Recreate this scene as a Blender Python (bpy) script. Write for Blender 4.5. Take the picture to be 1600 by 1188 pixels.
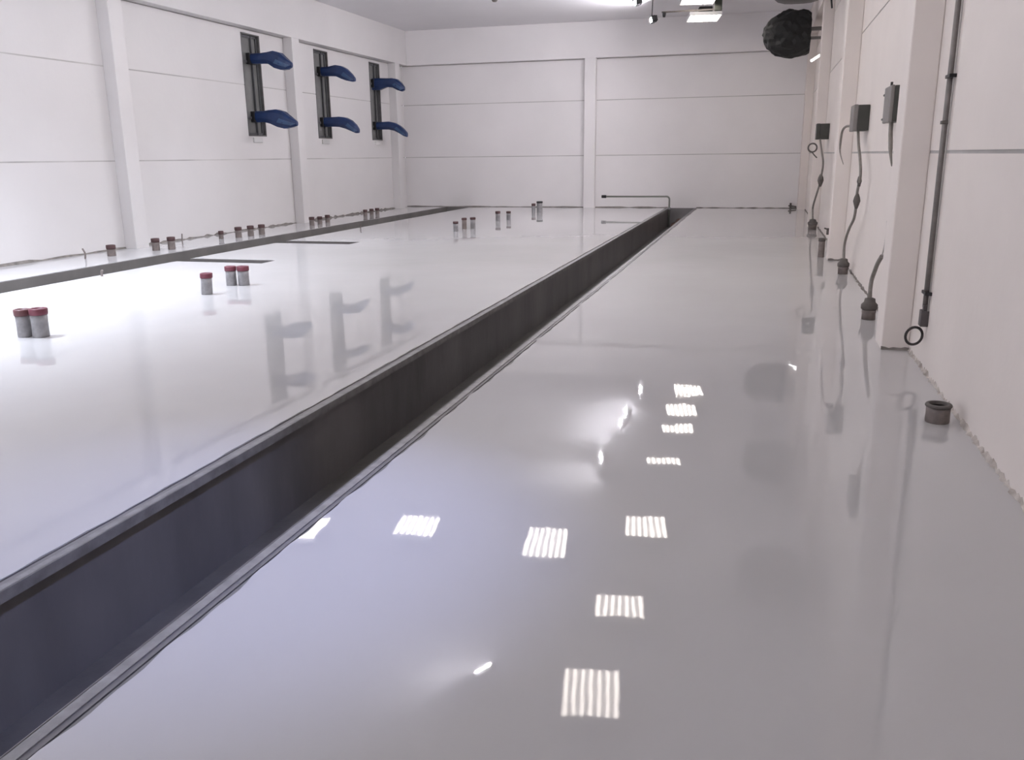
import bpy, bmesh, math, random
from mathutils import Vector, Matrix

for o in list(bpy.data.objects):
    bpy.data.objects.remove(o)
S = bpy.context.scene
COL = S.collection

# ------------------------------------------------------------------ camera
cam_data = bpy.data.cameras.new('camera')
cam_data.sensor_fit = 'HORIZONTAL'
cam_data.sensor_width = 36.0
cam_data.lens = 1340.66 / 1600 * 36.0
cam_data.clip_start = 0.05
cam_data.clip_end = 200
cam = bpy.data.objects.new('camera', cam_data)
COL.objects.link(cam)
r = Vector((0.96198013, 0.27289492, -0.01107259))
u = Vector((-0.05858105, 0.24576193, 0.96755844))
f = Vector((-0.266763, 0.93012334, -0.25240457))
M = Matrix((r, u, -f)).transposed().to_4x4()
M.translation = Vector((0, 0, 1.6))
cam.matrix_world = M
S.camera = cam

# ------------------------------------------------------------------ view + world
S.view_settings.view_transform = 'Standard'
S.view_settings.look = 'None'
S.view_settings.gamma = 1
S.view_settings.use_curve_mapping = False
S.view_settings.exposure = 0.97
W = bpy.data.worlds.new('world')
S.world = W
W.use_nodes = True
W.node_tree.nodes['Background'].inputs[0].default_value = (0.93, 0.92, 0.98, 1)
W.node_tree.nodes['Background'].inputs[1].default_value = 2.7

PANEL_L = 5.2      # radiance of the tube luminaires
COOL_W = {3.0: 850, 6.0: 1600, 9.0: 1250, 12.0: 450, 15.5: 400}  # beam energies of the added lamp row over the left slab
FLOOD_L = 720.0      # radiance of the flood lamp lenses

# ------------------------------------------------------------------ room dimensions (metres)
XL, XR = -11.47, 1.255
YB, YN = 27.43, -3.0
ZC = 5.5
J = [1.596, 3.245, 4.45]
BEAM = 0.215
TR = (-2.765, -1.905)       # main channel
SM = (-10.04, -9.16)        # small channel
SLOTS = [(12.02, 12.45), (15.1, 15.58)]
SLOT_X = -7.55
DEPTH = 0.58

rnd = random.Random(7)

# ------------------------------------------------------------------ materials
def mat(name, base, rough=0.6, metal=0.0, var=0.0, vscale=3.0, bump=0.0, bscale=20.0, emit=None, estr=0.0,
        stretch=(1, 1, 1), dark=None, trans=0.0):
    m = bpy.data.materials.new(name)
    m.use_nodes = True
    nt = m.node_tree
    b = nt.nodes['Principled BSDF']
    b.inputs['Base Color'].default_value = (*base, 1)
    b.inputs['Roughness'].default_value = rough
    b.inputs['Metallic'].default_value = metal
    if trans:
        b.inputs['Transmission Weight'].default_value = trans
    if emit:
        b.inputs['Emission Color'].default_value = (*emit, 1)
        b.inputs['Emission Strength'].default_value = estr
    if var > 0 or bump > 0:
        tc = nt.nodes.new('ShaderNodeTexCoord')
        mp = nt.nodes.new('ShaderNodeMapping')
        mp.inputs['Scale'].default_value = stretch
        nt.links.new(tc.outputs['Object'], mp.inputs['Vector'])
    if var > 0:
        n = nt.nodes.new('ShaderNodeTexNoise')
        n.inputs['Scale'].default_value = vscale
        n.inputs['Detail'].default_value = 5
        nt.links.new(mp.outputs[0], n.inputs['Vector'])
        rp = nt.nodes.new('ShaderNodeValToRGB')
        d = dark or tuple(c * (1 - var) for c in base)
        rp.color_ramp.elements[0].position = 0.3
        rp.color_ramp.elements[0].color = (*d, 1)
        rp.color_ramp.elements[1].position = 0.7
        rp.color_ramp.elements[1].color = (*base, 1)
        nt.links.new(n.outputs['Fac'], rp.inputs['Fac'])
        nt.links.new(rp.outputs['Color'], b.inputs['Base Color'])
    if bump > 0:
        n2 = nt.nodes.new('ShaderNodeTexNoise')
        n2.inputs['Scale'].default_value = bscale
        n2.inputs['Detail'].default_value = 4
        nt.links.new(mp.outputs[0], n2.inputs['Vector'])
        bp = nt.nodes.new('ShaderNodeBump')
        bp.inputs['Strength'].default_value = 1.0
        bp.inputs['Distance'].default_value = bump
        nt.links.new(n2.outputs['Fac'], bp.inputs['Height'])
        nt.links.new(bp.outputs['Normal'], b.inputs['Normal'])
    return m

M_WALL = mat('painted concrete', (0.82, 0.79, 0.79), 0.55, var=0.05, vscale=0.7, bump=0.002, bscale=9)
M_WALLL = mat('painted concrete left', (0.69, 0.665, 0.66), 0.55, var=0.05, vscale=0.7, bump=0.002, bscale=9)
M_GROUT = mat('joint filler', (0.60, 0.575, 0.56), 0.9, var=0.4, vscale=0.9)
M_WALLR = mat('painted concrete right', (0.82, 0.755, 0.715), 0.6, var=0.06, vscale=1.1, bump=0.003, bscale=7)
M_CEIL = mat('ceiling paint', (0.82, 0.805, 0.825), 0.7, var=0.05, vscale=0.5)
M_CONC = mat('channel concrete', (0.225, 0.213, 0.215), 0.36, var=0.45, vscale=1.6, bump=0.004, bscale=12, stretch=(1, 1, 0.35))
M_CONCF = mat('channel bed', (0.12, 0.115, 0.112), 0.5, var=0.35, vscale=3.0, bump=0.003, bscale=15)
M_CONCL = mat('bare concrete', (0.22, 0.21, 0.20), 0.7, var=0.4, vscale=9.0, bump=0.002, bscale=30)
M_STEEL = mat('steel angle', (0.34, 0.33, 0.33), 0.5, 0.35, var=0.35, vscale=12, bump=0.001, bscale=40)
M_DIRT = mat('dirty joint', (0.26, 0.235, 0.215), 0.9, var=0.5, vscale=8, bump=0.004, bscale=30)
M_COVE = mat('rough paint edge', (0.66, 0.61, 0.565), 0.8, var=0.5, vscale=9, bump=0.006, bscale=40, dark=(0.33, 0.29, 0.26))
M_FRAME = mat('dark window frame', (0.10, 0.10, 0.105), 0.5, 0.2, var=0.3, vscale=6)
M_LINER = mat('window liner', (0.15, 0.146, 0.142), 0.55, 0.1, var=0.4, vscale=5)
M_GLASS = mat('dark window glass', (0.20, 0.20, 0.193), 0.25, 0.0, var=0.25, vscale=2.5)
M_BLUE = mat('blue plastic', (0.011, 0.034, 0.12), 0.38, 0.0, var=0.3, vscale=5)
M_BLUEL = mat('blue plastic mouth', (0.035, 0.085, 0.19), 0.35, 0.0, var=0.3, vscale=6)
M_PIPE = mat('grey pipe', (0.33, 0.32, 0.33), 0.45, 0.1, var=0.35, vscale=14)
M_PIPEB = mat('brown pipe', (0.24, 0.20, 0.185), 0.55, 0.1, var=0.4, vscale=14)
M_RED = mat('dark red tape', (0.17, 0.038, 0.058), 0.5, var=0.3, vscale=15)
M_BROWN = mat('brown cap', (0.085, 0.04, 0.04), 0.55, var=0.3, vscale=15)
M_BLACK = mat('black plastic', (0.012, 0.012, 0.013), 0.45)
M_FILM = mat('black film', (0.004, 0.0045, 0.005), 0.62, var=0.3, vscale=4, bump=0.01, bscale=8)
M_DGREY = mat('dark grey box side', (0.06, 0.06, 0.052), 0.5, var=0.2, vscale=6)
M_MGREY = mat('grey box lid', (0.24, 0.22, 0.21), 0.5, var=0.2, vscale=6)
M_HOSE = mat('grey corrugated hose', (0.26, 0.235, 0.215), 0.6, var=0.25, vscale=20)
M_TAPE = mat('dark wrap', (0.13, 0.115, 0.105), 0.7, var=0.3, vscale=20)
M_WIRE = mat('pale wire', (0.42, 0.40, 0.38), 0.6)
M_WHITE = mat('white enamel', (0.78, 0.78, 0.78), 0.4)
M_LOUVRE = mat('luminaire housing', (0.8, 0.8, 0.8), 0.5)
M_DUCT = mat('grey fabric cover', (0.10, 0.092, 0.09), 0.6, var=0.2, vscale=3)
M_TUBE = mat('lamp tube', (1, 1, 1), 0.5, emit=(1.0, 0.91, 0.84), estr=PANEL_L)
M_LENS = mat('flood lens', (1, 1, 1), 0.5, emit=(0.96, 0.94, 1.0), estr=FLOOD_L)
M_LENSW = mat('bluish flood lens', (1, 1, 1), 0.5, emit=(0.6, 0.68, 1.0), estr=15)
M_LAMP = mat('wall lamp tube', (1, 1, 1), 0.5, emit=(1, 1, 1), estr=2.5)
M_RUST = mat('rust mud', (0.10, 0.05, 0.035), 0.8, var=0.4, vscale=6)


def floor_material():
    m = bpy.data.materials.new('glossy epoxy floor')
    m.use_nodes = True
    nt = m.node_tree
    N, K = nt.nodes, nt.links
    b = N['Principled BSDF']
    b.inputs['Roughness'].default_value = 0.022
    b.inputs['IOR'].default_value = 1.50
    tc = N.new('ShaderNodeTexCoord')
    # soft cloudiness of the poured resin
    n = N.new('ShaderNodeTexNoise')
    n.inputs['Scale'].default_value = 0.55
    n.inputs['Detail'].default_value = 3
    K.new(tc.outputs['Object'], n.inputs['Vector'])
    rp = N.new('ShaderNodeValToRGB')
    rp.color_ramp.elements[0].position = 0.3
    rp.color_ramp.elements[0].color = (0.515, 0.505, 0.507, 1)
    rp.color_ramp.elements[1].position = 0.7
    rp.color_ramp.elements[1].color = (0.55, 0.541, 0.543, 1)
    K.new(n.outputs['Fac'], rp.inputs['Fac'])
    K.new(rp.outputs['Color'], b.inputs['Base Color'])
    # long gentle waves plus a finer ripple
    prev = None
    for sc, dist, st in ((0.8, 0.0012, (1, 1, 1)), (3.5, 0.0005, (1.0, 0.8, 1)), (14.0, 0.00007, (1, 1, 1))):
        mp = N.new('ShaderNodeMapping')
        mp.inputs['Scale'].default_value = st
        K.new(tc.outputs['Object'], mp.inputs['Vector'])
        t = N.new('ShaderNodeTexNoise')
        t.inputs['Scale'].default_value = sc
        t.inputs['Detail'].default_value = 1.5
        K.new(mp.outputs[0], t.inputs['Vector'])
        bp = N.new('ShaderNodeBump')
        bp.inputs['Strength'].default_value = 1
        bp.inputs['Distance'].default_value = dist
        K.new(t.outputs['Fac'], bp.inputs['Height'])
        if prev:
            K.new(prev.outputs['Normal'], bp.inputs['Normal'])
        prev = bp
    K.new(prev.outputs['Normal'], b.inputs['Normal'])
    return m


M_FLOOR = floor_material()

# ------------------------------------------------------------------ mesh helpers
def add_box(bm, x0, x1, y0, y1, z0, z1, mi=0):
    vs = [bm.verts.new(p) for p in ((x0, y0, z0), (x1, y0, z0), (x1, y1, z0), (x0, y1, z0),
                                    (x0, y0, z1), (x1, y0, z1), (x1, y1, z1), (x0, y1, z1))]
    out = []
    for q in ((0, 3, 2, 1), (4, 5, 6, 7), (0, 1, 5, 4), (1, 2, 6, 5), (2, 3, 7, 6), (3, 0, 4, 7)):
        fc = bm.faces.new([vs[i] for i in q])
        fc.material_index = mi
        out.append(fc)
    return out


def add_lathe(bm, cx, cy, prof, seg=24, tilt=(0, 0), mi=0, smooth=True):
    rings = []
    for rr, z in prof:
        ring = []
        for k in range(seg):
            a = 2 * math.pi * k / seg
            ring.append(bm.verts.new((cx + rr * math.cos(a) + tilt[0] * z, cy + rr * math.sin(a) + tilt[1] * z, z)))
        rings.append(ring)
    for i in range(len(rings) - 1):
        for k in range(seg):
            fc = bm.faces.new((rings[i][k], rings[i][(k + 1) % seg], rings[i + 1][(k + 1) % seg], rings[i + 1][k]))
            fc.smooth = smooth
            fc.material_index = mi
    for ring, flip in ((rings[0], True), (rings[-1], False)):
        if prof[0 if flip else -1][0] > 1e-4:
            fc = bm.faces.new(ring[::-1] if flip else ring)
            fc.material_index = mi


def add_tube(bm, pts, rad, seg=8, mi=0):
    pts = [Vector(p) for p in pts]
    rads = rad if isinstance(rad, (list, tuple)) else [rad] * len(pts)
    rings = []
    ref = Vector((0.31, 0.77, 0.55)).normalized()
    for i, p in enumerate(pts):
        if i == 0:
            d = pts[1] - p
        elif i == len(pts) - 1:
            d = p - pts[i - 1]
        else:
            d = pts[i + 1] - pts[i - 1]
        d.normalize()
        a = d.cross(ref)
        if a.length < 0.05:
            a = d.cross(Vector((1, 0, 0)))
        a.normalize()
        b = d.cross(a)
        rings.append([bm.verts.new(p + rads[i] * (a * math.cos(2 * math.pi * k / seg) + b * math.sin(2 * math.pi * k / seg)))
                      for k in range(seg)])
    for i in range(len(rings) - 1):
        for k in range(seg):
            fc = bm.faces.new((rings[i][k], rings[i][(k + 1) % seg], rings[i + 1][(k + 1) % seg], rings[i + 1][k]))
            fc.smooth = True
            fc.material_index = mi
    bm.faces.new(rings[0][::-1]).material_index = mi
    bm.faces.new(rings[-1]).material_index = mi


def smooth_path(pts, n=6):
    pts = [Vector(p) for p in pts]
    P = [pts[0]] + pts + [pts[-1]]
    out = []
    for i in range(1, len(P) - 2):
        p0, p1, p2, p3 = P[i - 1:i + 3]
        for k in range(n):
            t = k / n
            out.append(0.5 * ((2 * p1) + (p2 - p0) * t + (2 * p0 - 5 * p1 + 4 * p2 - p3) * t * t
                              + (-p0 + 3 * p1 - 3 * p2 + p3) * t ** 3))
    out.append(P[-2])
    return out


def obj(name, bm, mats, parent=None, bevel=0.0, loc=None):
    bmesh.ops.recalc_face_normals(bm, faces=bm.faces)
    me = bpy.data.meshes.new(name)
    bm.to_mesh(me)
    bm.free()
    for m in (mats if isinstance(mats, (list, tuple)) else [mats]):
        me.materials.append(m)
    o = bpy.data.objects.new(name, me)
    COL.objects.link(o)
    if parent:
        o.parent = parent
    if loc:
        o.location = loc
    if bevel:
        b = o.modifiers.new('bevel', 'BEVEL')
        b.width = bevel
        b.segments = 2
        b.limit_method = 'ANGLE'
    return o


def tag(o, label, cat, group=None):
    o['label'] = label
    o['category'] = cat
    if group:
        o['group'] = group
    return o


def thing(name, label, cat, loc=(0, 0, 0), rotz=0, group=None):
    o = bpy.data.objects.new(name, None)
    o.empty_display_size = 0.1
    COL.objects.link(o)
    o.location = loc
    o.rotation_euler = (0, 0, rotz)
    return tag(o, label, cat, group)


def struct(name, bm, m, parent=None, bevel=0.0):
    o = obj(name, bm, m, parent, bevel)
    if not parent:
        o['kind'] = 'structure'
    return o


BM = bmesh.new

# ------------------------------------------------------------------ floor slabs with a slightly wavy resin edge
def wav(y, seed, amp=0.012):
    return amp * (math.sin(y * 3.1 + seed) * 0.35 + math.sin(y * 9.7 + seed * 2.3) * 0.35 + math.sin(y * 23 + seed * 5) * 0.3)


def coat_strip(bm, xl, xr, ys, z0=-0.004):
    """one coated strip: xl(y), xr(y)"""
    top = [(bm.verts.new((xl(y), y, 0)), bm.verts.new((xr(y), y, 0))) for y in ys]
    bot = [(bm.verts.new((xl(y), y, z0)), bm.verts.new((xr(y), y, z0))) for y in ys]
    for i in range(len(ys) - 1):
        bm.faces.new((top[i][0], top[i][1], top[i + 1][1], top[i + 1][0]))
        bm.faces.new((top[i][0], top[i + 1][0], bot[i + 1][0], bot[i][0]))
        bm.faces.new((top[i][1], bot[i][1], bot[i + 1][1], top[i + 1][1]))
    bm.faces.new((top[0][0], bot[0][0], bot[0][1], top[0][1]))
    bm.faces.new((top[-1][0], top[-1][1], bot[-1][1], bot[-1][0]))


def yrange(a, b, step=0.06):
    n = max(1, int((b - a) / step))
    return [a + (b - a) * i / n for i in range(n + 1)]


bm = BM()
coat_strip(bm, lambda y: TR[1] + 0.055 + wav(y, 1.0, 0.016), lambda y: XR, yrange(YN, YB))
coat_strip(bm, lambda y: XL, lambda y: SM[0] - 0.03 + wav(y, 2.0, 0.008), yrange(YN, YB))
XC = -7.0
coat_strip(bm, lambda y: XC, lambda y: TR[0] - 0.045 + wav(y, 4.0, 0.010), yrange(YN, YB))
cuts = [YN] + [v for s in SLOTS for v in s] + [YB]
for i in range(0, len(cuts) - 1):
    a, b = cuts[i], cuts[i + 1]
    if i % 2 == 0:
        coat_strip(bm, lambda y: SM[1] + 0.03 + wav(y, 6.0, 0.008), lambda y: XC, yrange(a, b))
    else:
        coat_strip(bm, lambda y: SLOT_X + wav(y, 3.0, 0.01), lambda y: XC, yrange(a, b))
struct('floor', bm, M_FLOOR)

# slabs under the coating
bm = BM()
B0, B1 = -0.9, -0.004
add_box(bm, TR[1] + 0.045, XR + 0.3, YN, YB + 0.3, B0, B1)
add_box(bm, XL - 0.3, SM[0], YN, YB + 0.3, B0, B1)
add_box(bm, SLOT_X, TR[0] - 0.04, YN, YB + 0.3, B0, B1)
for i in range(0, len(cuts) - 1, 2):
    add_box(bm, SM[1], SLOT_X, cuts[i], cuts[i + 1], B0, B1)
struct('floor', bm, M_CONCL)

# channel linings
def lining(x0, x1, y0, y1, d, mw, mf, t=0.05, sides='LRNF'):
    b2 = BM()
    add_box(b2, x0, x1, y0, y1, -d - 0.1, -d)
    o2 = struct('drain_channel', b2, mf)
    b1 = BM()
    if 'L' in sides: add_box(b1, x0 - t, x0, y0, y1, -d - 0.1, -0.006)
    if 'R' in sides: add_box(b1, x1, x1 + t, y0, y1, -d - 0.1, -0.006)
    if 'N' in sides: add_box(b1, x0 - t, x1 + t, y0 - t, y0, -d - 0.1, -0.006)
    if 'F' in sides: add_box(b1, x0 - t, x1 + t, y1, y1 + t, -d - 0.1, -0.006)
    obj('channel_wall', b1, mw, o2)
    return o2


lining(TR[0] + 0.005, TR[1] - 0.005, YN, YB - 0.06, DEPTH, M_CONC, M_CONCF, t=0.04, sides='LRF')
# small channel: its right wall is broken by the two side slots
b2 = BM()
add_box(b2, SM[0], SM[1], YN, YB - 0.02, -DEPTH - 0.1, -DEPTH)
for s in SLOTS:
    add_box(b2, SM[1], SLOT_X, s[0], s[1], -DEPTH + 0.1 - 0.1, -DEPTH + 0.1)
o2 = struct('drain_channel', b2, M_CONCF)
b1 = BM()
M_CONCS = mat('side channel concrete', (0.19, 0.178, 0.17), 0.5, var=0.3, vscale=1.6, bump=0.004, bscale=12)
add_box(b1, SM[0] - 0.01, SM[0] + 0.02, YN, YB - 0.02, -DEPTH, -0.006)
for i in range(0, len(cuts) - 1, 2):
    add_box(b1, SM[1] - 0.02, SM[1] + 0.01, cuts[i], min(cuts[i + 1], YB - 0.02), -DEPTH, -0.006)
add_box(b1, SM[0], SM[1], YB - 0.06, YB - 0.02, -DEPTH - 0.1, -0.006)
for s in SLOTS:
    add_box(b1, SM[1], SLOT_X, s[0] - 0.01, s[0] + 0.015, -DEPTH, -0.006)
    add_box(b1, SM[1], SLOT_X, s[1] - 0.015, s[1] + 0.01, -DEPTH, -0.006)
    add_box(b1, SLOT_X - 0.015, SLOT_X + 0.01, s[0], s[1], -DEPTH, -0.006)
obj('channel_wall', b1, M_CONCS, o2)

# steel angles along the main channel
n_trim = 0
for x0, x1, vx in ((TR[0] - 0.003, TR[0] + 0.037, TR[0] + 0.037), (TR[1] - 0.035, TR[1] + 0.012, TR[1] - 0.035)):
    bm = BM()
    add_box(bm, x0, x1, YN, YB - 0.06, -0.009, -0.001)
    add_box(bm, vx - 0.004, vx + 0.004, YN, YB - 0.06, -0.05, -0.001)
    n_trim += 1
    struct('trim_%d' % n_trim, bm, M_STEEL)

# ------------------------------------------------------------------ walls built of precast courses with open joints
GAP = 0.011


def courses():
    z = [0.0] + J + [ZC]
    return [(z[i] + (GAP if i else -0.02), z[i + 1] - GAP) for i in range(len(z) - 1)]


WIN = [(18.17, 18.93), (21.52, 22.29), (24.90, 25.64)]
WZ = (2.12, 4.375)
WD = 0.12
T = 0.30
# left wall
bm = BM()
for z0, z1 in courses():
    segs = [(YN, YB + 0.1)]
    if z1 > WZ[0] and z0 < WZ[1]:
        segs = []
        y = YN
        for a, b in WIN:
            segs.append((y, a))
            y = b
        segs.append((y, YB + 0.1))
    for a, b in segs:
        add_box(bm, XL - T, XL, a, b, z0, z1)
    if len(segs) > 1:
        for a, b in WIN:
            if z0 < WZ[0]:
                add_box(bm, XL - T, XL, a, b, z0, WZ[0])
            if z1 > WZ[1]:
                add_box(bm, XL - T, XL, a, b, WZ[1], z1)
for z in J:     # joint filler a little behind the face
    segs = [(YN, YB)] if z < WZ[0] or z > WZ[1] else [(YN, WIN[0][0]), (WIN[0][1], WIN[1][0]), (WIN[1][1], WIN[2][0]), (WIN[2][1], YB)]
    for a, b in segs:
        add_box(bm, XL - T, XL - 0.006, a, b, z - GAP, z + GAP, 1)
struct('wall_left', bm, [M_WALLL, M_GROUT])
# back wall
bm = BM()
for z0, z1 in courses():
    add_box(bm, XL, XR, YB, YB + T, z0, z1)
for z in J:
    add_box(bm, XL, XR, YB + 0.008, YB + T, z - GAP, z + GAP, 1)
add_box(bm, XL, XR, YB, YB + T, -0.9, -0.02)
struct('wall_back', bm, [M_WALL, M_GROUT])
# right wall
bm = BM()
for z0, z1 in courses():
    add_box(bm, XR, XR + T, YN, YB + 0.1, z0, z1)
for z in J:
    add_box(bm, XR + 0.008, XR + T, YN, YB, z - GAP, z + GAP, 1)
struct('wall_right', bm, [M_WALLR, M_GROUT])
# near wall, unseen; the wide left gateway is added to let world light in
bm = BM()
add_box(bm, XL, -10.4, YN - T, YN, -0.02, ZC)
add_box(bm, -6.0, XR, YN - T, YN, -0.02, ZC)
add_box(bm, -10.4, -6.0, YN - T, YN, 4.2, ZC)
struct('wall_front', bm, M_WALL)
bm = BM()
add_box(bm, XL - T, XR + T, YN - T, YB + T, ZC, ZC + 0.2)
struct('ceiling', bm, M_CEIL)

# ring beam and pilasters
def trim(bm, m, bevel=0.01):
    global n_trim
    n_trim += 1
    return struct('trim_%d' % n_trim, bm, m, None, bevel)


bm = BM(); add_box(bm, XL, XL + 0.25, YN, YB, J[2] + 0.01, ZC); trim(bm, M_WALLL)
bm = BM(); add_box(bm, XL + 0.25, XR - BEAM, YB - 0.2, YB, J[2] + 0.01, ZC); trim(bm, M_WALL)
bm = BM(); add_box(bm, XR - BEAM, XR, YN, YB, J[2] + 0.35, ZC); trim(bm, M_WALLR)
for y in (1.0, 7.35, 13.67, 20.0, 26.3):
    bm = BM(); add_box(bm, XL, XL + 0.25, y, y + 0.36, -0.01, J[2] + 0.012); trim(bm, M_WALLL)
bm = BM(); add_box(bm, -5.40, -5.05, YB - 0.2, YB, -0.01, J[2] + 0.012); trim(bm, M_WALL)
for y in (1.2, 7.6, 14.02, 20.42, 26.85):
    bm = BM(); add_box(bm, XR - BEAM, XR, y, y + (0.40 if y < 26 else 0.58), -0.01, J[2] + 0.352); trim(bm, M_WALLR)

# dirty ragged joint along the wall feet
def ragged(name, p0, p1, nrm, m, h=0.03, w=0.02, step=0.05, jit=0.6, seed=1):
    rr = random.Random(seed)
    p0, p1, nrm = Vector(p0), Vector(p1), Vector(nrm)
    L = (p1 - p0).length
    n = max(2, int(L / step))
    bm = BM()
    prev = None
    for i in range(n + 1):
        p = p0.lerp(p1, i / n)
        hh = h * (1 + jit * rr.uniform(-1, 1))
        ww = w * (1 + jit * rr.uniform(-1, 1))
        row = [bm.verts.new(p - nrm * 0.01 + Vector((0, 0, -0.003))), bm.verts.new(p + nrm * ww + Vector((0, 0, -0.003))),
               bm.verts.new(p + nrm * ww * 0.75 + Vector((0, 0, hh * 0.35))), bm.verts.new(p + nrm * 0.002 + Vector((0, 0, hh))),
               bm.verts.new(p - nrm * 0.01 + Vector((0, 0, hh)))]
        if prev:
            for k in range(5):
                bm.faces.new((prev[k], prev[(k + 1) % 5], row[(k + 1) % 5], row[k]))
        else:
            bm.faces.new(row)
        prev = row
    bm.faces.new(prev[::-1])
    return struct(name, bm, m)


ragged('baseboard_right', (XR, YN, 0), (XR, 7.6, 0), (-1, 0, 0), M_COVE, 0.022, 0.016, 0.03, 0.8, 3)
ragged('baseboard_right', (XR, 8.0, 0), (XR, 14.02, 0), (-1, 0, 0), M_DIRT, 0.02, 0.02, 0.08, 0.6, 4)
ragged('baseboard_right', (XR, 14.42, 0), (XR, 26.8, 0), (-1, 0, 0), M_DIRT, 0.02, 0.02, 0.1, 0.6, 5)
ragged('baseboard_right', (XR - BEAM, 7.6, 0), (XR, 7.6, 0), (0, -1, 0), M_DIRT, 0.022, 0.012, 0.03, 0.4, 6)
ragged('baseboard_right', (XR - BEAM, 14.02, 0), (XR, 14.02, 0), (0, -1, 0), M_DIRT, 0.03, 0.015, 0.03, 0.4, 7)
ragged('baseboard_left', (XL, YN, 0), (XL, 13.67, 0), (1, 0, 0), M_DIRT, 0.03, 0.03, 0.25, 0.6, 8)
ragged('baseboard_left', (XL, 14.03, 0), (XL, 20.0, 0), (1, 0, 0), M_DIRT, 0.03, 0.03, 0.12, 0.8, 9)
ragged('baseboard_left', (XL, 20.36, 0), (XL, 26.3, 0), (1, 0, 0), M_DIRT, 0.035, 0.03, 0.12, 0.8, 10)
ragged('baseboard_back', (XL, YB, 0), (TR[0], YB, 0), (0, -1, 0), M_DIRT, 0.022, 0.014, 0.3, 0.5, 11)
ragged('baseboard_back', (TR[1], YB, 0), (XR - BEAM, YB, 0), (0, -1, 0), M_DIRT, 0.02, 0.012, 0.12, 0.5, 12)

# ------------------------------------------------------------------ windows
for i, (a, b) in enumerate(WIN):
    root = bpy.data.objects.new('window_%d' % (i + 1), None)
    COL.objects.link(root)
    root.location = (XL, a, WZ[0])
    root['kind'] = 'structure'
    w, h = b - a, WZ[1] - WZ[0]
    bm = BM()       # lining of the deep reveal
    t = 0.03
    add_box(bm, -WD, 0.012, 0, t, 0, h)
    add_box(bm, -WD, 0.012, w - t, w, 0, h)
    add_box(bm, -WD, 0.012, t, w - t, 0, t)
    add_box(bm, -WD, 0.012, t, w - t, h - t, h)
    obj('window_liner', bm, M_LINER, root, 0.004)
    bm = BM()       # sash frame
    fr = 0.05
    y0, y1 = t, w - t
    add_box(bm, -WD + 0.02, -WD + 0.07, y0, y0 + fr, t, h - t)
    add_box(bm, -WD + 0.02, -WD + 0.07, y1 - fr, y1, t, h - t)
    add_box(bm, -WD + 0.02, -WD + 0.07, y0, y1, t, t + fr)
    add_box(bm, -WD + 0.02, -WD + 0.07, y0, y1, h - t - fr, h - t)
    add_box(bm, -WD + 0.02, -WD + 0.07, y0, y1, 1.62, 1.62 + 0.06)
    add_box(bm, -WD + 0.02, -WD + 0.07, y0, y1, 0.38, 0.38 + 0.06)
    obj('window_frame', bm, M_FRAME, root, 0.004)
    bm = BM()
    add_box(bm, -WD + 0.03, -WD + 0.04, y0, y1, t, h - t)
    obj('pane', bm, M_GLASS, root)
    bm = BM()
    add_box(bm, 0.0, 0.035, 0.16, w - 0.22, -0.14, -0.03)
    obj('window_sill', bm, mat('pale sill patch', (0.62, 0.61, 0.60), 0.8), root, 0.01)
    bm = BM()       # central upright
    add_box(bm, -WD + 0.04, -WD + 0.09, w * 0.60, w * 0.60 + 0.03, t, h - t)
    obj('mullion', bm, M_FRAME, root)

# ------------------------------------------------------------------ blue curved duct arms
def arm(name, label, loc, secs, side_lip):
    root = thing(name, label, 'duct', loc, 0, 'blue duct arms on the tall windows')
    bm = BM()
    rings = []
    for x, z, hw, hh in secs:
        hh *= 1.12
        c = 0.35
        pr = [(-hw, -hh * c), (-hw * 0.55, -hh), (hw * 0.55, -hh), (hw, -hh * c), (hw, hh * 0.6), (hw * 0.6, hh), (-hw * 0.6, hh), (-hw, hh * 0.6)]
        rings.append([bm.verts.new((x, yy, z + zz)) for yy, zz in pr])
    for i in range(len(rings) - 1):
        for k in range(8):
            fc = bm.faces.new((rings[i][k], rings[i][(k + 1) % 8], rings[i + 1][(k + 1) % 8], rings[i + 1][k]))
            fc.smooth = False
    bm.faces.new(rings[0][::-1]); bm.faces.new(rings[-1])
    obj('duct_body', bm, M_BLUE, root, 0.008)
    # paler mouth insert on the near side of the swollen end
    bm = BM()
    (xa, za, wa, ha), (xb, zb, wb, hb) = secs[-4], secs[-1]
    xm, zm, wm, hm = secs[-2]
    pts = [(xa + 0.03, -wa - 0.004, za - ha * 0.55), (xm - 0.02, -wm - 0.012, zm - hm * 0.75), (xb - 0.02, -wb - 0.02, zb - hb * 0.2),
           (xm - 0.02, -wm - 0.012, zm + hm * 0.1), (xa + 0.10, -wa - 0.006, za - ha * 0.05)]
    v1 = [bm.verts.new(p) for p in pts]
    v2 = [bm.verts.new((p[0], p[1] + 0.035, p[2])) for p in pts]
    bm.faces.new(v1); bm.faces.new(v2[::-1])
    for k in range(5):
        bm.faces.new((v1[k], v2[k], v2[(k + 1) % 5], v1[(k + 1) % 5]))
    obj('duct_mouth', bm, M_BLUEL, root)
    bm = BM()       # dark collar where it leaves the window
    add_box(bm, -0.10, 0.015, -0.15, 0.15, -0.12, 0.12)
    obj('collar', bm, M_BLACK, root, 0.01)
    return root


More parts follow.
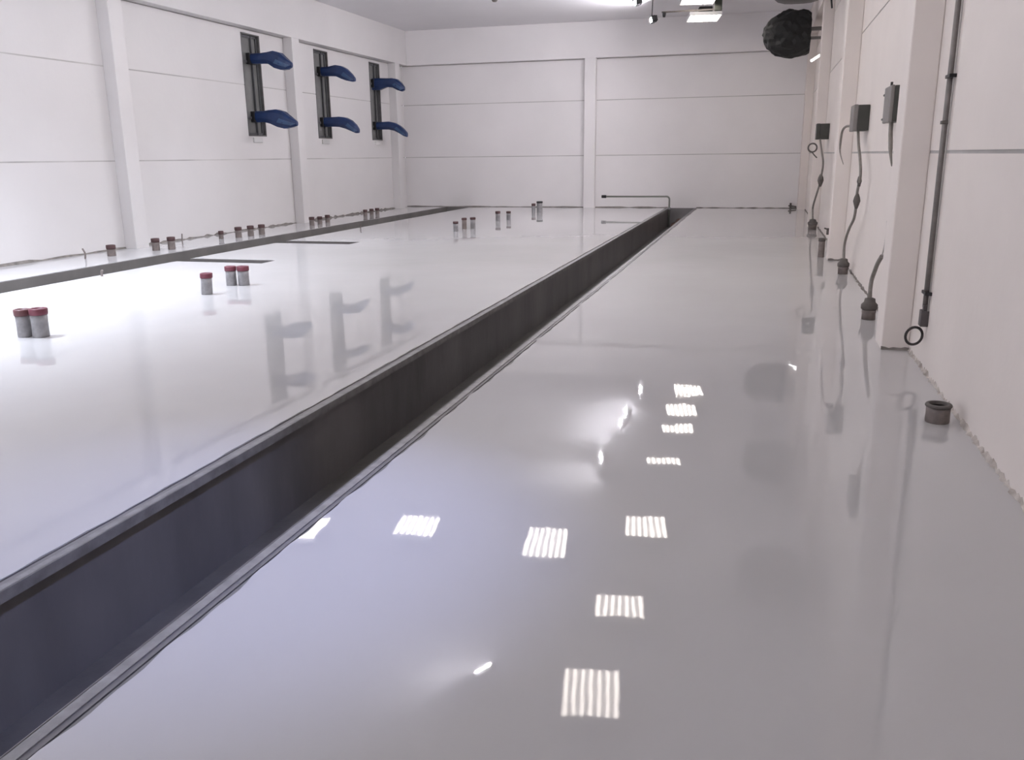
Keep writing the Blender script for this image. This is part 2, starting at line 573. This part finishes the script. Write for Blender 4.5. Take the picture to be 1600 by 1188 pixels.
ARMS = [
    (0, 3.84, 'upper', [(-0.1, 0, .13, .10), (.25, .0, .13, .10), (.42, .0, .14, .11), (.58, -.04, .16, .165), (.74, -.085, .15, .165), (.90, -.15, .11, .10), (1.0, -.17, .05, .045)]),
    (0, 2.56, 'lower', [(-0.1, 0, .13, .11), (.20, .0, .13, .11), (.36, -.01, .15, .135), (.55, -.045, .16, .175), (.72, -.09, .15, .17), (.92, -.15, .11, .09), (1.03, -.17, .05, .045)]),
    (1, 3.84, 'upper', [(-0.1, 0, .13, .10), (.22, .0, .13, .105), (.42, .01, .14, .125), (.58, -.04, .14, .145), (.72, -.10, .13, .135), (.86, -.18, .10, .09), (.95, -.23, .05, .04)]),
    (1, 2.55, 'lower', [(-0.1, 0, .13, .11), (.25, .0, .13, .11), (.45, -.005, .14, .12), (.62, -.04, .14, .13), (.78, -.11, .13, .125), (.90, -.19, .11, .10), (.98, -.24, .06, .05)]),
    (2, 3.78, 'upper', [(-0.1, -.02, .13, .15), (.15, -.02, .13, .15), (.38, .015, .13, .11), (.58, .0, .14, .12), (.72, -.05, .14, .14), (.86, -.13, .11, .11), (.95, -.17, .05, .045)]),
    (2, 2.55, 'lower', [(-0.1, 0, .13, .10), (.22, .0, .13, .10), (.40, .0, .13, .105), (.58, -.04, .13, .105), (.74, -.12, .12, .105), (.87, -.21, .11, .095), (.97, -.28, .07, .06)]),
]
ORD = ['nearest tall window', 'middle tall window', 'farthest tall window']
for wi, z, pos, secs in ARMS:
    a, b = WIN[wi]
    arm('duct_arm', 'blue curved duct arm sticking out of the %s, %s of its two' % (ORD[wi], pos), (XL, (a + b) / 2 + 0.05, z), secs, 0.02)

# ------------------------------------------------------------------ pipe stubs standing in the floor
def stub(label, x, y, h=0.25, rad=0.075, cap=M_RED, body=M_PIPE, tilt=(0, 0), group=None, caph=0.06, clip=False, cable=False):
    root = thing('pipe_stub', label, 'pipe', (x, y, 0), 0, group)
    bm = BM()
    add_lathe(bm, 0, 0, [(rad * 0.96, -0.003), (rad, 0.01), (rad * 0.97, h * 0.5), (rad, h - caph)], 24, tilt)
    obj('pipe_body', bm, body, root)
    bm = BM()
    add_lathe(bm, 0, 0, [(rad * 1.06, h - caph), (rad * 1.1, h - caph * 0.8), (rad * 1.1, h - 0.008), (rad * 1.02, h), (rad * 0.78, h), (rad * 0.76, h - 0.03), (0.0001, h - 0.032)], 24, tilt)
    obj('pipe_cap', bm, cap, root)
    if clip:
        bm = BM()
        add_lathe(bm, 0, 0, [(rad * 1.04, 0.0), (rad * 1.18, 0.004), (rad * 1.14, 0.018), (rad * 1.0, 0.024)], 24)
        obj('collar', bm, M_CONCL, root)
    return root


G1 = 'red taped pipe stubs on the middle floor slab'
stub('grey pipe stub with dark red top, left of the nearest pair on the white floor', -6.62, 6.40, 0.262, 0.066, mat('darker red tape', (0.13, 0.05, 0.055), 0.5), group=G1)
stub('wider grey stub with bright red top, right of the nearest pair at the left', -6.465, 6.43, 0.272, 0.074, M_RED, group=G1, tilt=(0.03, 0))
stub('single grey pipe stub with red top standing alone before the cross slot', -6.49, 9.06, 0.26, 0.068, group=G1, tilt=(0.06, 0))
stub('grey pipe stub with red top, left one of the pair before the near cross slot', -6.63, 9.80, 0.25, 0.068, group=G1)
stub('grey pipe stub with red top, right one of the pair before the near cross slot', -6.47, 9.84, 0.25, 0.072, group=G1)
G2 = 'small brown capped stubs far across the middle slab'
stub('thin dark capped stub, left of the group of three on the far middle slab', -6.46, 18.15, 0.22, 0.055, M_BROWN, M_PIPE, group=G2, caph=0.05)
stub('thin dark capped stub, middle of the group of three on the far middle slab', -6.50, 18.85, 0.25, 0.055, M_BROWN, M_PIPEB, group=G2, caph=0.05)
stub('thin dark capped stub, right of the group of three on the far middle slab', -6.36, 19.05, 0.25, 0.06, M_BROWN, M_PIPE, group=G2, caph=0.05)
stub('dark capped stub, left of the far pair ahead of the back wall', -6.48, 21.45, 0.24, 0.06, M_BROWN, M_PIPE, group=G2, caph=0.06)
stub('dark capped stub, right of the far pair ahead of the back wall', -6.28, 21.75, 0.22, 0.055, M_BROWN, M_PIPE, group=G2, caph=0.05)
stub('farthest dark capped stub, left of two just before the back wall', -6.46, 25.05, 0.24, 0.055, M_BROWN, M_PIPE, group=G2, caph=0.07)
stub('farthest dark capped stub, right of two just before the back wall', -6.30, 25.15, 0.30, 0.085, M_BLACK, M_PIPE, group=G2, caph=0.05)
G3 = 'brown pipe stubs along the foot of the left wall'
row = [(-10.80, 12.51, .19, .072, 'short brown stub standing alone left of the near pilaster foot'),
       (-10.62, 13.45, .22, .068, 'brown stub, left of the pair just right of the near pilaster'),
       (-10.44, 13.66, .23, .068, 'brown stub, right of the pair just right of the near pilaster'),
       (-10.80, 15.75, .16, .050, 'smallest brown stub, first from the left in the row of four by the left wall'),
       (-10.58, 16.05, .22, .068, 'brown stub, second from the left in the row of four by the left wall'),
       (-10.52, 16.42, .22, .066, 'brown stub, third from the left in the row of four by the left wall'),
       (-10.46, 16.76, .22, .066, 'brown stub, last on the right in the row of four by the left wall'),
       (-10.68, 19.40, .20, .062, 'brown stub, left of three beyond the second pilaster'),
       (-10.70, 19.85, .18, .060, 'brown stub, middle of three beyond the second pilaster'),
       (-10.72, 20.30, .19, .060, 'brown stub, right of three beyond the second pilaster'),
       (-10.86, 22.85, .17, .058, 'tiny brown stub, left of three near the far left corner'),
       (-10.85, 23.25, .17, .058, 'tiny brown stub, middle of three near the far left corner'),
       (-10.84, 23.62, .17, .058, 'tiny brown stub, right of three near the far left corner')]
for x, y, h, rr_, lab in row:
    stub(lab, x, y, h, rr_, M_BROWN, M_PIPEB, group=G3, caph=0.07)
# right hand side
stub('short dark open pipe collar near the right wall, closest stub on the right', 1.115, 5.53, 0.115, 0.070, M_TAPE, M_PIPEB, group='pipe stubs beside the right wall', caph=0.018)
stub('narrow grey stub beside the second pilaster on the right', 0.965, 14.45, 0.30, 0.050, M_TAPE, M_PIPEB, group='pipe stubs beside the right wall', caph=0.05)


def wrapped_stub(label, x, y, h, rad, path, wire=None, rr0=0.018, nodes=()):
    root = thing('cable_stub', label, 'pipe', (x, y, 0), 0, 'wrapped cable stubs beside the right wall')
    bm = BM()
    add_lathe(bm, 0, 0, [(rad * 0.95, -0.003), (rad * 0.95, h * 0.30), (rad, h * 0.34), (rad, h * 0.45)], 20)
    obj('pipe_body', bm, M_PIPEB, root)
    bm = BM()
    add_lathe(bm, 0, 0, [(rad * 0.98, h * 0.45), (rad * 1.14, h * 0.50), (rad * 1.16, h * 0.68), (rad * 0.8, h * 0.80), (rad * 0.72, h * 0.96), (rad * 0.4, h)], 20)
    obj('cable_wrap', bm, M_TAPE, root)
    bm = BM()
    pp = [(p[0] - x, p[1] - y, p[2]) for p in path]
    add_tube(bm, smooth_path(pp), rr0, 10)
    obj('hose', bm, M_HOSE, root)
    for p, s in nodes:
        bm = BM()
        q = Vector(p) - Vector((x, y, 0))
        add_tube(bm, [q + Vector((0, 0, -s * 2.0)), q + Vector((0, 0, -s)), q, q + Vector((0, 0, s)), q + Vector((0, 0, s * 2.0))],
                 [rr0, s * 0.7, s, s * 0.8, rr0], 10)
        obj('tape_knot', bm, M_TAPE, root)
    if wire:
        bm = BM()
        add_tube(bm, smooth_path([(p[0] - x, p[1] - y, p[2]) for p in wire]), 0.006, 6)
        obj('wire', bm, M_WIRE, root)
    return root


wrapped_stub('wrapped pipe stub with a bent grey hose rising free, nearest by the first pilaster', 1.09, 9.01, 0.215, 0.068,
             [(1.09, 9.03, 0.19), (1.09, 9.06, 0.30), (1.10, 9.10, 0.38), (1.11, 9.05, 0.46), (1.11, 8.86, 0.57), (1.115, 8.66, 0.66)],
             wire=[(1.115, 8.68, 0.65), (1.12, 8.60, 0.76), (1.12, 8.56, 0.88), (1.12, 8.58, 0.99)], rr0=0.020)
wrapped_stub('wrapped pipe stub whose cable climbs to the middle grey box', 1.13, 12.46, 0.21, 0.068,
             [(1.13, 12.46, 0.18), (1.13, 12.55, 0.35), (1.13, 12.41, 0.49), (1.12, 11.95, 0.66), (1.13, 11.62, 0.80), (1.13, 11.50, 0.95),
              (1.13, 11.50, 1.13), (1.13, 11.30, 1.33), (1.13, 11.50, 1.51), (1.14, 11.95, 1.70), (1.14, 12.16, 1.87)], rr0=0.017,
             nodes=[((1.13, 11.47, 1.02), 0.045), ((1.13, 11.37, 1.26), 0.030)])
wrapped_stub('farthest wrapped pipe stub whose cable climbs to the small dark box', 1.10, 19.78, 0.22, 0.09,
             [(1.10, 19.78, 0.19), (1.10, 20.0, 0.30), (1.10, 20.1, 0.46), (1.10, 19.5, 0.67), (1.09, 18.3, 0.98), (1.09, 17.9, 1.18),
              (1.09, 17.7, 1.41), (1.09, 18.3, 1.60), (1.09, 19.2, 1.87)], rr0=0.019,
             nodes=[((1.09, 18.05, 1.08), 0.06)])

# ------------------------------------------------------------------ junction boxes
def box(label, y0, y1, z0, z1, dep, cable=None, rc=0.02, lugs=False, name_cable='cable'):
    root = thing('junction_box', label, 'box', (XR - 0.002, y0, z0), 0, 'grey junction boxes on the right wall')
    w, h = y1 - y0, z1 - z0
    bm = BM()
    add_box(bm, -dep * 0.72, 0.0, 0, w, 0, h)
    obj('box_body', bm, M_DGREY, root, 0.008)
    bm = BM()
    add_box(bm, -dep, -dep * 0.72, -0.004, w + 0.004, -0.004, h + 0.004)
    obj('box_lid', bm, M_MGREY if lugs or dep < 0.2 else M_DGREY, root, 0.01)
    if lugs:
        for yy, zz in ((w, 0.04), (w, h - 0.06), (0.1, h + 0.0)):
            bm = BM()
            add_tube(bm, [(-dep * 0.9, yy, zz), (-dep * 0.9, yy + (0.12 if zz < h else 0.0), zz + (0.0 if zz < h else 0.035))], 0.012, 8)
            obj('lug', bm, M_DGREY, root)
    if cable:
        bm = BM()
        pts = smooth_path([(p[0] - XR, p[1] - y0, p[2] - z0) for p in cable])
        n = len(pts)
        rads = [rc * (1.0 if i < n * 0.6 else 1.0 - 0.8 * (i - n * 0.6) / (n * 0.4)) for i in range(n)]
        add_tube(bm, pts, rads, 8)
        obj(name_cable, bm, M_HOSE, root)
    return root


box('grey junction box with side lugs and a loose tapering cable, nearest on the right wall', 9.25, 9.72, 1.88, 2.215, 0.122,
    [(1.17, 9.33, 1.89), (1.17, 9.30, 1.78), (1.17, 9.22, 1.67), (1.16, 9.10, 1.60), (1.17, 9.0, 1.47)], 0.021, True)
box('greenish grey junction box beside the second pilaster, middle of three on the right wall', 12.08, 12.52, 1.865, 2.18, 0.19,
    [(1.09, 12.50, 1.93), (1.07, 13.05, 1.945), (1.07, 13.62, 1.90), (1.07, 13.80, 1.76), (1.07, 13.72, 1.60), (1.08, 13.15, 1.44)], 0.017)
box('small dark junction box, farthest of three on the right wall', 19.15, 19.45, 1.865, 2.17, 0.25)
root = tag(None or thing('cable_coil', 'x', 'cable', (1.10, 19.5, 1.76)), 'small coil of dark cable hanging beside the farthest dark box', 'cable')
bm = BM()
add_tube(bm, [(0.0 - 0.13 + 0.085 * math.cos(a), 0.0 , 0.0 + 0.085 * math.sin(a)) for a in [i * math.pi / 8 for i in range(17)]], 0.016, 8)
obj('coil_ring', bm, M_TAPE, root)
bm = BM()
add_tube(bm, smooth_path([(-0.13, 0, -0.085), (-0.09, 0, -0.14), (-0.03, 0, -0.20)]), 0.012, 8)
obj('cable_end', bm, M_TAPE, root)
root.location = (1.08, 19.12, 1.70)

# small bracket above the narrow stub
root = thing('wall_bracket', 'tiny brown bracket on the wall above the narrow stub by the second pilaster', 'bracket', (1.04, 14.25, 0.42))
bm = BM()
add_box(bm, -0.035, 0.0, -0.02, 0.02, -0.05, 0.05)
obj('plate', bm, M_TAPE, root, 0.004)
bm = BM()
add_tube(bm, [(-0.02, 0, 0.03), (-0.07, 0, 0.05)], 0.012, 8)
obj('hook', bm, M_TAPE, root)

# ------------------------------------------------------------------ conduit with end box and cable ring on the right wall
root = thing('wall_conduit', 'dark vertical conduit with a thin cable beside it, running down the right wall', 'conduit', (XR, 7.0, 0.45))
bm = BM()
add_tube(bm, [(-0.022, -0.02, 0.02), (-0.022, 0.0, 1.1), (-0.022, 0.0, 3.95)], 0.019, 10)
obj('conduit_pipe', bm, mat('grey conduit', (0.26, 0.235, 0.225), 0.5, 0.2, var=0.3, vscale=12), root)
bm = BM()
add_tube(bm, [(-0.012, -0.10, 0.0), (-0.012, -0.095, 1.1), (-0.012, -0.09, 3.95)], 0.006, 6)
obj('cable', bm, M_WIRE, root)
for z in (0.13, 1.35, 1.66):
    bm = BM()
    add_box(bm, -0.048, 0, -0.12 if z != 1.35 else -0.035, 0.035, z - 0.012, z + 0.012)
    obj('pipe_clip', bm, M_BLACK if z != 1.35 else M_TAPE, root, 0.003)
root = thing('cable_connector', 'dark connector box with a black cable ring hanging at the foot of the wall conduit', 'connector', (XR, 6.95, 0.30))
bm = BM()
add_box(bm, -0.055, 0, -0.045, 0.045, 0.03, 0.15)
add_box(bm, -0.04, -0.005, -0.025, 0.025, 0.15, 0.19)
obj('connector_body', bm, mat('dark connector', (0.085, 0.075, 0.075), 0.5), root, 0.006)
bm = BM()
RR = 0.063
add_tube(bm, [(-0.085 + RR * math.cos(a), -0.02 + 0.03 * math.cos(a), -0.045 + RR * 1.05 * math.sin(a)) for a in [i * math.pi / 12 for i in range(25)]], 0.010, 8)
obj('cable_ring', bm, mat('black cable', (0.03, 0.025, 0.025), 0.5), root)

# ------------------------------------------------------------------ bent pipe and tap at the back wall
root = thing('bent_pipe', 'thin grey bent pipe rising from the channel and running left before the back wall', 'pipe', (-2.62, 26.36, 0))
bm = BM()
pts = [(0, 0, -0.5), (0, 0, 0.30)] + [(-0.09 + 0.09 * math.cos(a), 0, 0.30 + 0.09 * math.sin(a)) for a in [i * math.pi / 12 for i in range(1, 7)]] + [(-1.95, 0, 0.385)]
add_tube(bm, pts, 0.026, 10)
obj('pipe_body', bm, mat('galvanised pipe', (0.22, 0.23, 0.20), 0.45, 0.3), root)
bm = BM()
add_tube(bm, [(-1.90, 0, 0.385), (-2.04, 0, 0.385)], 0.045, 12)
obj('pipe_cap', bm, M_BLACK, root)
bm = BM()
add_tube(bm, [(0, 0, 0.0), (0, 0, 0.07)], 0.05, 12)
obj('collar', bm, M_PIPE, root)
# muddy lump in the far end of the channel
bm = BM()
rr = random.Random(4)
bmesh.ops.create_icosphere(bm, subdivisions=3, radius=1)
for v in bm.verts:
    k = 1 + rr.uniform(-0.12, 0.12)
    v.co = Vector((v.co.x * 0.28 * k, v.co.y * 0.9 * k, max(-0.05, v.co.z * 0.30 * k)))
tag(obj('mud_pile', bm, M_RUST, None, 0, (-2.22, 25.9, -DEPTH + 0.05)), 'reddish brown mud heap at the far end of the long channel', 'mud')

root = thing('wall_tap', 'small dark valve with short pipe at the foot of the back wall, right corner', 'valve', (0.86, YB, 0.0))
bm = BM()
add_tube(bm, [(0, -0.06, -0.003), (0, -0.06, 0.16)], 0.03, 8)
obj('valve_body', bm, M_TAPE, root)
bm = BM()
add_tube(bm, [(-0.06, -0.06, 0.08), (0.17, -0.06, 0.05)], 0.02, 8)
obj('valve_pipe', bm, M_TAPE, root)

# thin loose rods and cable ends in the floor
def rod(name, label, x, y, pts, rad, m=M_PIPEB):
    bm = BM()
    add_tube(bm, smooth_path(pts), rad, 6)
    tag(obj(name, bm, m, None, 0, (x, y, 0)), label, 'cable', 'thin cable ends poking from the floor')


rod('cable_end', 'thin cable end beside the short lone stub at the foot of the left wall', -10.95, 12.05, [(0, 0, -0.002), (0.01, 0, 0.09), (-0.03, 0, 0.17)], 0.014)
rod('cable_end', 'thin upright cable end between the pair and the row of four by the left wall', -10.9, 14.6, [(0, 0, -0.002), (0.0, 0, 0.10), (0.01, 0, 0.2)], 0.012)
rod('cable_end', 'thin cable end on the white floor at the edge of the small channel, near left', -9.02, 10.2, [(0, 0, -0.002), (0.0, 0, 0.05), (0.015, 0, 0.09)], 0.016)
rod('cable_end', 'thin cable end on the far edge of the small channel', -8.98, 18.6, [(0, 0, -0.002), (0.0, 0, 0.06), (0.01, 0, 0.10)], 0.014)

# ------------------------------------------------------------------ ceiling luminaires
def luminaire(label, x, y, lx=0.70, ly=0.98, z=5.2, tubes=7, rot=0.0, driver=False, tm=None):
    root = thing('ceiling_light', label, 'light', (x, y, z), rot, 'louvred tube lights hanging in the hall')
    bm = BM()
    add_box(bm, -lx / 2, lx / 2, -ly / 2, ly / 2, 0.045, 0.085)
    add_box(bm, -lx / 2, -lx / 2 + 0.012, -ly / 2, ly / 2, 0.0, 0.045)
    add_box(bm, lx / 2 - 0.012, lx / 2, -ly / 2, ly / 2, 0.0, 0.045)
    add_box(bm, -lx / 2 + 0.012, lx / 2 - 0.012, -ly / 2, -ly / 2 + 0.012, 0.0, 0.045)
    add_box(bm, -lx / 2 + 0.012, lx / 2 - 0.012, ly / 2 - 0.012, ly / 2, 0.0, 0.045)
    obj('housing', bm, M_LOUVRE, root)
    for k in range(tubes):
        cx = -lx / 2 + lx * (k + 0.5) / tubes
        bm = BM()
        w = lx / tubes * 0.165
        add_box(bm, cx - w, cx + w, -ly / 2 + 0.02, ly / 2 - 0.02, 0.008, 0.03)
        obj('lamp_tube', bm, tm or M_TUBE, root)
    for sy in (-1, 1):
        bm = BM()
        add_tube(bm, [(0, sy * ly * 0.3, 0.085), (0, sy * ly * 0.3, ZC - z)], 0.006, 6)
        obj('hanger', bm, M_WIRE, root)
    if driver:
        bm = BM()
        add_box(bm, -0.17, 0.17, -0.50, -0.22, 0.085, 0.22)
        obj('driver_box', bm, M_BLACK, root, 0.02)
    return root


P_SPOTS = [(-1.77, 9.74, 0.76, 1.06, 'first hanging light seen only mirrored in the near floor, closest to the camera'),
           (-1.75, 12.02, 0.78, 0.68, 'second hanging light in the row over the right floor slab, mirrored in the floor'),
           (-1.73, 15.10, 0.80, 1.00, 'third hanging light in the row over the right floor slab, mirrored in the floor'),
           (-1.80, 18.80, 0.80, 0.45, 'narrow hanging light, fourth in the row over the right floor slab'),
           (-1.72, 21.35, 0.80, 0.60, 'hanging light just above the frame, fifth in the row over the right slab'),
           (-1.76, 22.95, 0.82, 0.95, 'hanging tube light cut by the top edge of the photo'),
           (-1.70, 24.35, 0.80, 1.15, 'farthest fully visible hanging tube light with black driver box'),
           (-1.75, 6.60, 0.78, 1.00, 'added hanging light over the near end of the right slab, out of frame'),  # unseen lamp, added to brighten the near right pilaster
           (-1.75, 3.30, 0.78, 1.00, 'added hanging light directly above the camera position, out of frame'),  # also added out of view, more light for that pilaster
           (-3.40, 13.95, 0.78, 1.20, 'hanging light above the long channel, mirrored right of centre'),
           (-5.95, 14.06, 0.78, 0.85, 'hanging light over the middle slab, mirrored left of centre'),
           (-7.95, 13.45, 0.62, 1.00, 'hanging light over the middle slab, mirrored at the channel edge')]
for i, (x, y, lx, ly, lab) in enumerate(P_SPOTS):
    luminaire(lab, x, y, lx, ly, z=5.0 if i == 6 else 5.2, driver=(i == 6), rot=math.radians(9))

M_TUBEC = mat('added cool lamp tube', (1, 1, 1), 0.5, emit=(0.90, 0.94, 1.0), estr=2.5)  # tubes of the added cool row


def added_beam(parent, energy, col, deg=98):  # spot that does the lighting for the added cool row
    d = bpy.data.lights.new('added_beam', 'SPOT')
    d.energy = energy
    d.color = col
    d.spot_size = math.radians(deg)
    d.spot_blend = 1.0
    d.shadow_soft_size = 0.30
    o = bpy.data.objects.new('added_beam', d)
    COL.objects.link(o)
    o.parent = parent
    o.location = (0, 0, -0.02)
    return o


for y, lab in ((3.0, 'added cool hanging light by the left wall, nearest the gateway, out of frame'),
               (6.0, 'added cool hanging light by the left wall, second from the gateway, out of frame'),
               (9.0, 'added cool hanging light by the left wall, third from the gateway, out of frame'),
               (12.0, 'added cool hanging light by the left wall, fourth from the gateway, out of frame'),
               (15.5, 'added cool hanging light by the left wall, farthest from the gateway, out of frame')):
    lm = luminaire(lab, -8.7, y, 0.70, 1.2, tm=M_TUBEC)  # row added out of view to brighten the left floor
    added_beam(lm, COOL_W[y], (0.80, 0.87, 1.0))

# track, drop post
root = thing('lighting_track', 'dark ceiling track rail carrying the flood lamp, with a drop post at its right end', 'rail', (-1.97, 23.5, 5.08))
bm = BM()
add_box(bm, -0.72, 0.66, -0.015, 0.015, -0.015, 0.02)
obj('rail', bm, M_TAPE, root)
bm = BM()
add_box(bm, 0.58, 0.76, -0.06, 0.06, -0.03, ZC - 5.08)
obj('drop_post', bm, mat('dark green post', (0.06, 0.065, 0.05), 0.6), root, 0.01)
bm = BM()
add_tube(bm, [(-0.66, 0, -0.01), (-0.66, 0, -0.12)], [0.055, 0.03], 10)
obj('rail_end', bm, M_BLACK, root)


def flood(label, x, y, z, size=0.22, aim=(-0.9, -0.28, -0.22), lens=True):
    root = thing('flood_lamp', label, 'lamp', (x, y, z), 0, 'black flood lamps aimed at the left wall')
    d = Vector(aim).normalized()
    side = Vector((0, 1, 0))
    up = d.cross(side).normalized()
    side = up.cross(d).normalized()
    R = Matrix((d, side, up)).transposed()

    def tr(bm):
        for v in bm.verts:
            v.co = R @ v.co
    bm = BM()
    s = size
    add_box(bm, -0.10, 0.0, -s / 2 - 0.015, s / 2 + 0.015, -s * 0.35, s * 0.35)
    for k in range(5):
        yy = -s / 2 + s * k / 4
        add_box(bm, -0.15, -0.10, yy - 0.004, yy + 0.004, -s * 0.3, s * 0.3)
    tr(bm)
    obj('lamp_body', bm, M_BLACK, root)
    bm = BM()
    add_box(bm, 0.0, 0.012, -s / 2, s / 2, -s * 0.17, s * 0.17)
    tr(bm)
    obj('lens', bm, M_LENS if lens else M_LENSW, root)
    bm = BM()
    add_tube(bm, [(0.02, 0, 0.08), (0.03, 0, ZC - z)], 0.012, 8)
    obj('bracket', bm, M_BLACK, root)
    return root


flood('black flood lamp with a small lit lens, left of the dark track rail', -3.03, 24.1, 5.0)
flood('black flood lamp cut by the top edge of the photo, left of the track rail', -3.23, 22.55, 5.2)
flood('black flood lamp mirrored as a slanted dash in the floor middle', -3.18, 18.4, 5.1)
flood('black flood lamp mirrored as a slanted dash in the near floor', -3.27, 9.8, 5.15, size=0.28, aim=(-0.6, 0.3, -0.74))
flood('black flood lamp just above the frame, between two others over the channel', -3.15, 21.2, 5.1, aim=(-0.85, -0.1, -0.5))
fl = flood('bluish flood lamp above the near end of the long channel, out of frame', 0.2, 3.7, 5.2, aim=(-2.5, -0.7, -5.2), lens=False)
sd = bpy.data.lights.new('flood_beam', 'SPOT')
sd.energy = 430
sd.color = (0.44, 0.52, 1.0)
sd.spot_size = math.radians(38)
sd.spot_blend = 1.0
sd.shadow_soft_size = 0.12
so = bpy.data.objects.new('flood_beam', sd)
COL.objects.link(so)
so.parent = fl
so.rotation_euler = Vector((-2.5, -0.7, -5.2)).to_track_quat('-Z', 'Y').to_euler()
so.location = Vector((-2.5, -0.7, -5.2)).normalized() * 0.03

# tiny ceiling fitting seen at the top edge
root = thing('ceiling_sensor', 'small dark round fitting hanging at the top edge, left of the lamps', 'sensor', (-6.42, 21.25, 5.18))
bm = BM()
add_lathe(bm, 0, 0, [(0.0001, 0.0), (0.05, 0.01), (0.075, 0.05), (0.07, 0.11), (0.03, 0.13)], 16)
obj('sensor_head', bm, M_TAPE, root)
bm = BM()
add_tube(bm, [(0, 0, 0.12), (0, 0, ZC - 5.18)], 0.008, 6)
obj('stem', bm, M_TAPE, root)

# ------------------------------------------------------------------ black wrapped heater and grey covered units on the right
def blob(name, rx, ry, rz, seed, amp, m, parent, sub=4, right_cut=None):
    bm = BM()
    rr = random.Random(seed)
    bmesh.ops.create_icosphere(bm, subdivisions=sub, radius=1)
    ph = [(Vector((rr.uniform(-1, 1), rr.uniform(-1, 1), rr.uniform(-1, 1))).normalized(), rr.uniform(3, 12), rr.uniform(0, 6)) for _ in range(14)]
    for v in bm.verts:
        n = v.co.copy()
        k = 1
        for dvec, fr, p in ph:
            k += amp / 8 * abs(math.sin(n.dot(dvec) * fr + p)) * 2
        sq = (abs(n.x) ** 3 + abs(n.y) ** 3 + abs(n.z) ** 3) ** (-1 / 3.0)
        n = n * (0.45 + 0.55 * sq)
        if n.x < 0:
            n.z *= 1 - 0.32 * min(1, abs(n.x)) ** 2
        v.co = Vector((n.x * rx * k, n.y * ry * k, n.z * rz * k))
        if right_cut is not None:
            v.co.x = min(v.co.x, right_cut + rr.uniform(-0.01, 0.01))
    return obj(name, bm, m, parent)


root = thing('wrapped_heater', 'bulky object wrapped in crumpled black film, hung high on the right near the back wall', 'heater', (0.46, 23.5, 4.42))
blob('black_film', 0.50, 0.40, 0.42, 11, 0.14, M_FILM, root, 4, 0.46)
bm = BM()
add_box(bm, 0.42, XR - BEAM - 0.46 + 0.21, -0.06, 0.06, 0.06, 0.14)
add_box(bm, 0.42, XR - BEAM - 0.46 + 0.21, -0.06, 0.06, -0.14, -0.08)
obj('wall_bracket', bm, M_MGREY, root, 0.01)


def covered_unit(label, y, z, x=0.45, rx=0.50, rz=0.40):
    root = thing('unit_heater', label, 'heater', (x, y, z), 0, 'grey covered heaters under the ceiling on the right')
    bm = BM()
    prof = []
    seg = 28
    rings = []
    for yy, s in ((-0.36, 0.82), (-0.33, 0.93), (-0.26, 1.0), (0.26, 1.0), (0.33, 0.93), (0.36, 0.82)):
        ring = []
        for k in range(seg):
            a = 2 * math.pi * k / seg
            c, q = math.cos(a), math.sin(a)
            e = (abs(c) ** 3.5 + abs(q) ** 3.5) ** (-1 / 3.5)
            ring.append(bm.verts.new((rx * s * c * e, yy, rz * s * q * e)))
        rings.append(ring)
    for i in range(len(rings) - 1):
        for k in range(seg):
            fc = bm.faces.new((rings[i][k], rings[i][(k + 1) % seg], rings[i + 1][(k + 1) % seg], rings[i + 1][k]))
            fc.smooth = True
    bm.faces.new(rings[0]); bm.faces.new(rings[-1][::-1])
    obj('heater_body', bm, M_DUCT, root)
    bm = BM()
    for k in range(7):
        zz = -rz * 0.6 + k * rz * 0.2
        add_box(bm, -rx * 0.7, rx * 0.7, -0.385, -0.355, zz - 0.008, zz + 0.02)
    obj('front_grille', bm, M_TAPE, root)
    for sx in (-0.35, 0.35):
        bm = BM()
        add_tube(bm, [(sx, 0, rz * 0.9), (sx, 0, ZC - z)], 0.012, 6)
        obj('hanger', bm, M_TAPE, root)
    bm = BM()
    add_tube(bm, smooth_path([(rx * 0.85, 0.1, 0.1), (rx + 0.07, 0.15, 0.0), (rx + 0.08, 0.2, -0.25), (rx + 0.12, 0.3, -0.5)]), 0.018, 8)
    obj('supply_cable', bm, M_BLACK, root)
    return root


covered_unit('dark grey rounded heater under the ceiling, its bottom just visible above the black wrapped one', 18.0, 4.72)
covered_unit('dark grey rounded heater over the right slab, seen mirrored in the floor', 12.6, 4.72)

# small lit lamp on the right wall
root = thing('wall_lamp', 'small white lit lamp slanting out from the right wall below the black wrapped heater', 'lamp', (XR - BEAM, 22.6, 3.78))
root.location = (XR, 22.9, 3.78)
bm = BM()
add_tube(bm, [(-0.30, -0.05, -0.06), (-0.10, 0.0, 0.07)], 0.028, 10)
obj('lamp_tube', bm, M_LAMP, root)
bm = BM()
add_tube(bm, [(-0.11, 0, 0.08), (0, 0, 0.10)], 0.014, 8)
obj('bracket', bm, M_WHITE, root)
